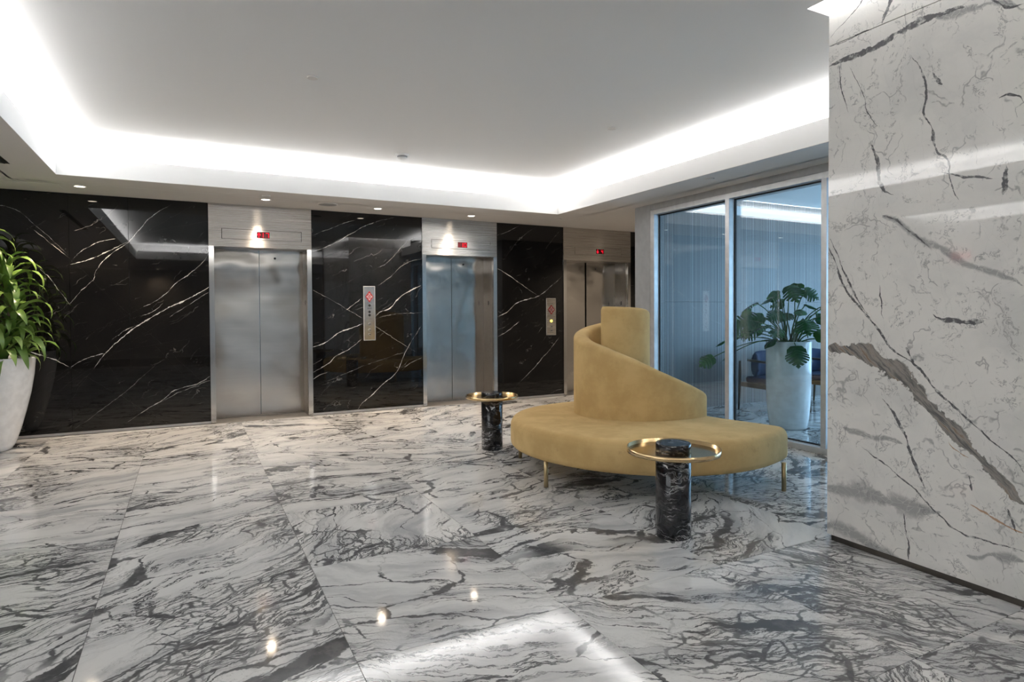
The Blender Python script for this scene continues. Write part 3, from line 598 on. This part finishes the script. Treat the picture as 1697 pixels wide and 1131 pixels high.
ap = boxes('access_panel', 'soffit', [(-2.6, -1.17, 7.79, 8.25, HS-.003, HS-.0005)]); tag(ap, 'flush rectangular access panel in the left soffit', 'panel')
# exit sign down the left corridor (visible mirrored in the marble)
ex = empty('exit_sign', (-7.6, 7.0, 2.32)); tag(ex, 'red lit exit sign hanging at the left end, seen mirrored in the marble', 'sign')
box('housing', 'paint', -.02, .02, -.19, .19, 0, .20, ex, .004); tube('hanger', 'alu', [(0, 0, .20), (0, 0, HS-2.32)], .008, ex)
cu = bpy.data.curves.new('exit_text', 'FONT'); cu.body = 'EXIT'; cu.size = .185; cu.extrude = .001; cu.align_x = 'CENTER'; cu.align_y = 'CENTER'
to = bpy.data.objects.new('t', cu); COL.objects.link(to); dg = bpy.context.evaluated_depsgraph_get(); tme = bpy.data.meshes.new_from_object(to.evaluated_get(dg)); bpy.data.objects.remove(to)
tme.materials.clear(); link('lettering', tme, 'exitred', ex, (.0215, 0, .10), (R(90), 0, R(90)))
# ------------------------------------------------------------------ spiral sofa
sofa = empty('spiral_sofa', (3.46, 4.13, 0)); tag(sofa, 'mustard velvet round sofa with a spiral backrest on slim brass legs', 'sofa')
O = Vector((3.46, 4.13, 0))
pts = []
for k in range(61):
    a = R(-56 - k*(274/60)); r = 1.085 + .035*max(0, 1-k/5)**2 + .085*math.exp(-((-56-k*(274/60)+219)/42)**2)
    pts.append((r*cos(a), r*sin(a)))
pts += [(.94, .42), (.60, .22), (.50, -.22)]
def round_poly(P, idx, rad, n=7):
    out = []
    for i, p in enumerate(P):
        if i not in idx: out.append(p); continue
        a, b, c = Vector(P[i-1]), Vector(p), Vector(P[(i+1) % len(P)]); rr = min(idx[i], (a-b).length*.9, (c-b).length*.9)
        s_, e = b+(a-b).normalized()*rr, b+(c-b).normalized()*rr
        for q in bez((*s_, 0), (*b, 0), (*e, 0), n): out.append((q.x, q.y))
    return out
# start corner: insert the radial end cut
pts[0] = (.665, -.905)
poly = round_poly(pts, {0: .13, len(pts)-3: .14, len(pts)-2: .14, len(pts)-1: .14}, .1)
def clean(P):
    o = [P[0]]
    for p in P[1:]:
        if (Vector(p)-Vector(o[-1])).length > .012: o.append(p)
    return o
poly = clean(poly)
def inset(P, d):
    # shrink a closed outline: offset each vertex along its averaged inward normal
    n = len(P); out = []; A = sum(P[i][0]*P[(i+1) % n][1]-P[(i+1) % n][0]*P[i][1] for i in range(n)); sg = 1 if A > 0 else -1
    for i in range(n):
        a, b, c = Vector(P[i-1]), Vector(P[i]), Vector(P[(i+1) % n]); e1, e2 = (b-a).normalized(), (c-b).normalized()
        nn = (Vector((-e1.y, e1.x))+Vector((-e2.y, e2.x))).normalized()*sg; out.append((b.x+nn.x*d, b.y+nn.y*d))
    return out
bm = bmesh.new(); rings = []
prof = [(.05, .198), (.018, .202), (.004, .216), (0, .24), (0, .36)] + [(.055*(1-cos(t)), .36+.072*sin(t)) for t in (R(18), R(36), R(54), R(72), R(90))]
for d, z in prof: rings.append([bm.verts.new((x, y, z)) for x, y in inset(poly, d)])
n = len(poly)
for a, b in zip(rings, rings[1:]):
    for i in range(n): bm.faces.new((a[i], a[(i+1) % n], b[(i+1) % n], b[i])).smooth = True
bm.faces.new(rings[0][::-1]); bm.faces.new(rings[-1]).smooth = True
bmesh.ops.recalc_face_normals(bm, faces=bm.faces[:]); link('seat', fin(bm, 'seat'), 'velvet', sofa)
sl = inset(poly, .012); tube('piping', 'velvet', [(x, y, .399) for x, y in sl]+[(*sl[0], .399)], .0032, sofa, 6)
# backrest: a rounded band following a spiral
def uv(u, v): return (.886*u+.464*v, -.464*u+.886*v)
K = [(1.690, 5.280), (1.50, 5.135), (1.27, 5.045), (1.03, 5.02), (.77, 5.12), (.59, 5.33), (.56, 5.60), (.68, 5.86), (.90, 6.00), (1.12, 5.98), (1.245, 5.83), (1.262, 5.64), (1.18, 5.47), (1.02, 5.40), (.89, 5.405), (.775, 5.46)]
cz = [.625, .72, .82, .925, 1.02, 1.085, 1.14, 1.19, 1.235, 1.275, 1.31, 1.34, 1.36, 1.372, 1.376, 1.378]
P = crom([(*uv(u, v), z) for (u, v), z in zip(K, cz)], 8)
bm = bmesh.new(); rings = []; Th = .135; N = len(P); base = .425
acc = [0]
for a, b in zip(P, P[1:]): acc.append(acc[-1]+(Vector((b.x, b.y))-Vector((a.x, a.y))).length)
Ltot = acc[-1]
for i, p in enumerate(P):
    t = P[min(i+1, N-1)]-P[max(i-1, 0)]; t = Vector((t.x, t.y, 0)).normalized(); nr = Vector((t.y, -t.x, 0))   # points inward for clockwise travel
    if nr.dot(Vector((*uv(1.0, 5.5), 0))-Vector((p.x, p.y, 0))) < 0 : nr = -nr
    th = Th*(1-.12*max(0, (acc[i]/Ltot-.75))*4); e0 = min(1, acc[i]/.05); e1 = min(1, (Ltot-acc[i])/.022)
    sq = lambda e: sqrt(max(0, 1-(1-e)**2)); f = .30+.70*min(sq(e0), sq(e1)); top = p.z-(1-sq(e0))*.05-(1-sq(e1))*.022
    o_ = Vector((p.x, p.y, 0))+nr*(th/2)*(1-f)-Vector((O.x, O.y, 0)); thf = th*f; r = min(.042, thf*.48); ring = []
    sect = [(0, base), (0, top-r)]+[(r*(1-cos(q)), top-r+r*sin(q)) for q in (R(22), R(45), R(67), R(90))]+[(thf-r*(1-sin(q)), top-r+r*cos(q)) for q in (R(0), R(23), R(45), R(68), R(90))][0:]+[(thf, base)]
    for d, z in sect: ring.append(bm.verts.new((o_.x+nr.x*d, o_.y+nr.y*d, z)))
    rings.append(ring)
for a, b in zip(rings, rings[1:]):
    for k in range(len(a)-1): bm.faces.new((a[k], a[k+1], b[k+1], b[k])).smooth = True
bm.faces.new(rings[0]); bm.faces.new(rings[-1][::-1]); bmesh.ops.recalc_face_normals(bm, faces=bm.faces[:])
link('spiral_backrest', fin(bm, 'spiral_backrest'), 'velvet', sofa)
for x, y in ((2.39, 4.02), (3.875, 3.085), (2.66, 4.93), (3.5, 5.1), (4.3, 4.35), (3.05, 3.6) ):
    if (x, y) == (3.05, 3.6): continue
    lathe('leg', 'brassleg', [(.017, .0), (.017, .21)], sofa, (x-O.x, y-O.y, 0), 20)
boxes('frame_rail', 'black', [(-.45, .45, -.04, .04, .17, .20)], sofa)
# ------------------------------------------------------------------ pedestal tables
def side_table(x, y, R_, rz, label, h=.554):
    r = empty('side_table', (x, y, 0), rz); tag(r, label, 'table', 'black marble pedestal tables with brass trays'); c = .103
    lathe('pedestal', 'tmarble', [(c-.003, 0), (c, .004), (c, .496), (c-.002, .498)], r, n=64)
    lathe('cap', 'tmarble', [(c-.002, .503), (c, .505), (c, h-.004), (c-.004, h)], r, n=64)
    tr = lathe('tray', 'brass', [(c-.01, .498), (R_, .498), (R_, .526), (R_-.003, .526), (R_-.003, .503), (c-.01, .503)], r, n=96, cap0=False, cap1=False)
    tr['label'] = 'polished brass tray with raised rim'
    for p in tr.data.polygons: p.use_smooth = abs(p.normal.z) < .5
side_table(2.535, 2.787, .272, .4, 'black veined marble pedestal table with brass tray, in front of the sofa')
side_table(2.605, 5.405, .255, 2.1, 'black marble pedestal table with brass tray, further back left of the sofa')
# ------------------------------------------------------------------ monstera in a tall white planter
mp = empty('potted_monstera', (6.03, 4.745, 0)); tag(mp, 'monstera in a tall glossy white planter behind the glass', 'plant')
lathe('planter', 'potw', [(.185, 0), (.198, .012), (.215, .12), (.228, .26), (.236, .42), (.2385, .6), (.2385, .97), (.236, .985), (.226, .985), (.224, .93)], mp, n=72, cap1=False)
lathe('soil', 'soil', [(.224, .925), (.10, .945), (.001, .95)], mp, n=32, cap0=False)
def monstera_leaf(name, L, fingers, seed):
    rg = random.Random(seed); bm = bmesh.new(); W = L*.52
    def outline(t): return W*(1-abs(2*t-.72)**2.2*.55)*max(0, sin(pi*min(1, t*.93+.10)))**.45 if t < 1 else 0
    def zf(x, y): return -.35*abs(x)**1.3/L**.3 - .55*(y/L)**2*L*.5
    nseg = 40; 
    for sd in (-1, 1):
        prev = None
        for i in range(nseg+1):
            t = i/nseg; y = L*(t*1.08-.10); wd_ = max(.002, outline(t)); notch = 1
            if fingers and .18 < t < .95:
                ph = (t*fingers) % 1.0
                if ph > .72: notch = .34+.1*rg.random()
            sweep = .18*L
            row = []
            for k, q in enumerate((0, .35, .7, 1.0)):
                x = wd_*q*notch; yy = y+(sweep*(q*notch)**1.3*(1-t*.6)) if t > .15 else y+sweep*q*notch*.2-.06*L*q
                row.append(bm.verts.new((sd*x, yy, zf(x, yy)+.02*L*sin(t*fingers*6.28)*q)))
            if prev:
                for k in range(3):
                    f = (prev[k], prev[k+1], row[k+1], row[k]); bm.faces.new(f if sd > 0 else f[::-1]).smooth = True
            prev = row
    bmesh.ops.remove_doubles(bm, verts=bm.verts[:], dist=1e-4)
    me = fin(bm, name); me.materials.append(MT['mons']); return me
ml = [monstera_leaf('leaf', .26, 7, 1), monstera_leaf('leaf', .21, 6, 2), monstera_leaf('leaf', .17, 0, 3), monstera_leaf('leaf', .24, 8, 5)]
rg = random.Random(4)
# (u right, v toward viewer negative, z) tips relative to the planter axis, leaf mesh, tilt
TIPS = [(-.98, .05, -.20+.98, 1), (-.80, .0, .02+.97, 2), (-.66, -.05, .97+.10, 2), (-.50, -.12, 1.22, 0), (-.40, .12, 1.32, 2), (-.36, -.15, 1.42, 1), (-.18, .0, 1.48, 2), (-.08, -.1, 1.30, 3),
        (.0, -.05, 1.60, 0), (.10, .06, 1.62, 1), (.16, -.1, 1.55, 1), (.20, .1, 1.40, 2), (.04, -.30, .93, 3), (.12, -.22, 1.22, 0), (.30, .0, 1.25, 1), (.42, -.06, 1.30, 1),
        (.48, .05, 1.42, 2), (.40, -.14, 1.08, 3), (.55, -.05, .95, 1), (-.25, -.2, 1.17, 3), (-.30, .15, 1.15, 0), (-.12, -.22, 1.12, 1), (.22, .2, 1.18, 0), (.0, .22, 1.3, 3), (-.48, .2, 1.1, 1), (-.70, -.1, .86, 1), (.34, .25, 1.3, 0), (-.05, .1, 1.42, 1), (-.28, -.05, 1.26, 1), (.10, -.2, 1.34, 2), (-.18, -.24, 1.02, 2), (.26, -.22, 1.10, 2), (.34, -.1, 1.38, 2), (-.10, .05, 1.52, 2)]
for u, v, z, k in TIPS:
    if u < -.4: u *= .84
    p = Vector((.71*u+.70*v, -.70*u+.71*v, z)); rel = Vector((p.x, p.y, 0)); a0 = rel.normalized()*.06+Vector((rg.uniform(-.05, .05), rg.uniform(-.05, .05), .94))
    midp = Vector((p.x*.35, p.y*.35, max(z, 1.0)*.55+.52 if z > 1 else 1.08)); path = bez(a0, midp, p, 9)
    st = tube('leaf_stalk', 'stalk', path, [.0075]*5+[.006]*5, mp, 6)
    d = (Vector(path[-1])-Vector(path[-2])).normalized(); face = Vector((-.75, -.62, .55)).normalized() if rg.random() < .7 else Vector((0, 0, 1))
    dirv = (d*Vector((1, 1, .25))+Vector((rg.uniform(-.4, .4), rg.uniform(-.4, .4), -.35))).normalized()
    if u > .5: dirv = (dirv+Vector((-.3, -.3, 0))).normalized()
    zz = (face-dirv*face.dot(dirv)).normalized(); xx = dirv.cross(zz)
    mm = Matrix((xx, dirv, zz)).transposed().to_4x4(); mm.translation = p
    lf = bpy.data.objects.new('leaf', ml[k]); COL.objects.link(lf); lf.parent = st; lf.matrix_local = mm @ Matrix.Scale(rg.uniform(.78, 1.0), 4)
# ------------------------------------------------------------------ corn plant in the white floor pot
dp = empty('potted_corn_plant', (-1.80, 7.72, 0)); tag(dp, 'leafy corn plant in a tapered white floor pot at the left edge', 'plant')
prof = [(.20, 0), (.225, .008), (.255, .06), (.30, .20), (.345, .38), (.385, .56), (.412, .74), (.425, .90), (.428, .915), (.415, .915), (.408, .86)]
lathe('planter', 'pot', prof, dp, n=80, cap1=False); lathe('soil', 'soil', [(.406, .85), (.2, .875), (.001, .88)], dp, n=32, cap0=False)
def strap(L, W, droop, seed, mat='drac'):
    bm = bmesh.new(); n = 10; prev = None; rg = random.Random(seed); x = z = 0.0; ang = R(62)
    for i in range(n+1):
        t = i/n; wd_ = W*(sin(pi*min(1, .12+t*.90))**.7 if t < .97 else .02); wv = .006*sin(t*17+seed)
        row = [bm.verts.new((x, s_*wd_/2, z+(.012 if s_ else 0)*(1 if s_ else 0)*sin(pi*t)*1.2+(wv*s_))) for s_ in (-1, 0, 1)]
        if prev:
            for k in (0, 1): bm.faces.new((prev[k], prev[k+1], row[k+1], row[k])).smooth = True
        prev = row; x += cos(ang)*L/n; z += sin(ang)*L/n; ang -= R(droop)/n*(1.4 if i > 2 else .7)
    me = fin(bm, 'leaf'); me.materials.append(MT[mat]); return me
sm = [strap(.42, .072, 135, 1), strap(.48, .080, 150, 2), strap(.38, .068, 125, 3), strap(.52, .076, 160, 4), strap(.30, .055, 90, 5)]
rg = random.Random(9); cnt = 0
for (x, y, zt_, ln) in ((-.06, -.10, 2.12, .06), (.10, .02, 1.80, .10), (.16, -.12, 1.50, .12), (-.16, .06, 1.95, -.1), (.02, .14, 1.62, .02), (.20, .06, 1.22, .10), (-.20, -.14, 1.6, -.12), (.12, -.16, 1.12, .08), (.03, -.08, 1.32, 0)):
    tp = Vector((x+ln, y, zt_)); tube('cane', 'bark', [(x*.7, y*.7, .85), (x+ln*.5, y, (zt_+.85)/2), tp], .016, dp, 8)
    for k in range(26):
        th = k*2.399+rg.uniform(-.3, .3); zz = -k*.013; me = sm[4] if k < 4 else sm[rg.choice((0, 0, 1, 2, 3))]
        tilt = -R(22)*(1-k/10) if k < 10 else R(18)*(k-10)/16
        o = bpy.data.objects.new('leaf', me); COL.objects.link(o); o.parent = dp
        s_ = rg.uniform(.8, 1.05); o.location = tp+Vector((cos(th)*.012, sin(th)*.012, zz)); o.rotation_euler = Euler((rg.uniform(-.25, .25), tilt, th), 'XYZ'); o.scale = (s_, s_, s_); cnt += 1
# ------------------------------------------------------------------ lounge chairs against the ribbed wall
def lounge_chair(x, y, rz, label):
    r = empty('lounge_chair', (x, y, 0), rz); tag(r, label, 'chair', 'navy chairs along the ribbed wall')   # faces -Y
    w_, d_2 = .33, .27
    for sx in (-1, 1):
        for sy in (-1, 1):
            top = .66 if True else .4
            tube('leg', 'wood', [(sx*w_, sy*d_2+sy*.02, 0), (sx*w_, sy*d_2, .36), (sx*(w_+.005), sy*(d_2-.01), top)], [.012, .020, .015], r, 10)
    boxes('seat_frame', 'wood', [(-w_, w_, -d_2, d_2, .315, .375)], r, .008)
    box('seat_cushion', 'blue', -.30, .30, -.28, .20, .375, .455, r, .025)
    P2 = [(-w_-.005, -d_2-.03, .665)]+[(-(w_+.005)*cos(a), -.02+(d_2+.04)*sin(a), .675) for a in [R(q) for q in range(0, 181, 15)]]+[(w_+.005, -d_2-.03, .665)]
    bm = bmesh.new(); rings = []
    for i, p in enumerate(P2):
        t = Vector(P2[min(i+1, len(P2)-1)])-Vector(P2[max(i-1, 0)]); nn = Vector((t.y, -t.x, 0)).normalized()
        rings.append([bm.verts.new(Vector(p)+nn*a+Vector((0, 0, b))) for a, b in ((-.026, -.013), (.026, -.013), (.026, .013), (-.026, .013))])
    for a, b in zip(rings, rings[1:]):
        for k in range(4): bm.faces.new((a[k], a[(k+1) % 4], b[(k+1) % 4], b[k]))
    bm.faces.new(rings[0]); bm.faces.new(rings[-1][::-1]); bmesh.ops.recalc_face_normals(bm, faces=bm.faces[:]); link('arm_rail', fin(bm, 'arm_rail'), 'wood', r)
    bm = bmesh.new(); rings = []                                   # padded wrap-around back
    for q in range(0, 181, 10):
        a = R(q); cx_, cy_ = -.275*cos(a), -.03+.22*sin(a); hh = .14+.035*sin(a); e = sqrt(max(.12, sin(R(min(q+8, 188-q)*1.0)*1.0))) if q < 12 or q > 168 else 1; zc = .60+.02*sin(a)
        nv = Vector((-cos(a), sin(a), 0)); rings.append([bm.verts.new(Vector((cx_, cy_, zc))+nv*(.055*cos(b)*e)+Vector((0, 0, hh*sin(b)*e))) for b in [2*pi*k/14 for k in range(14)]])
    for a, b in zip(rings, rings[1:]):
        for k in range(14): bm.faces.new((a[k], a[(k+1) % 14], b[(k+1) % 14], b[k])).smooth = True
    bm.faces.new(rings[0]); bm.faces.new(rings[-1][::-1]); bmesh.ops.recalc_face_normals(bm, faces=bm.faces[:]); link('back_cushion', fin(bm, 'back_cushion'), 'blue', r)
lounge_chair(6.86, 5.62, R(-6), 'navy tub chair with dark wooden frame, left of the white planter')
lounge_chair(7.86, 5.66, R(6), 'navy tub chair with dark wooden frame, right of the white planter')
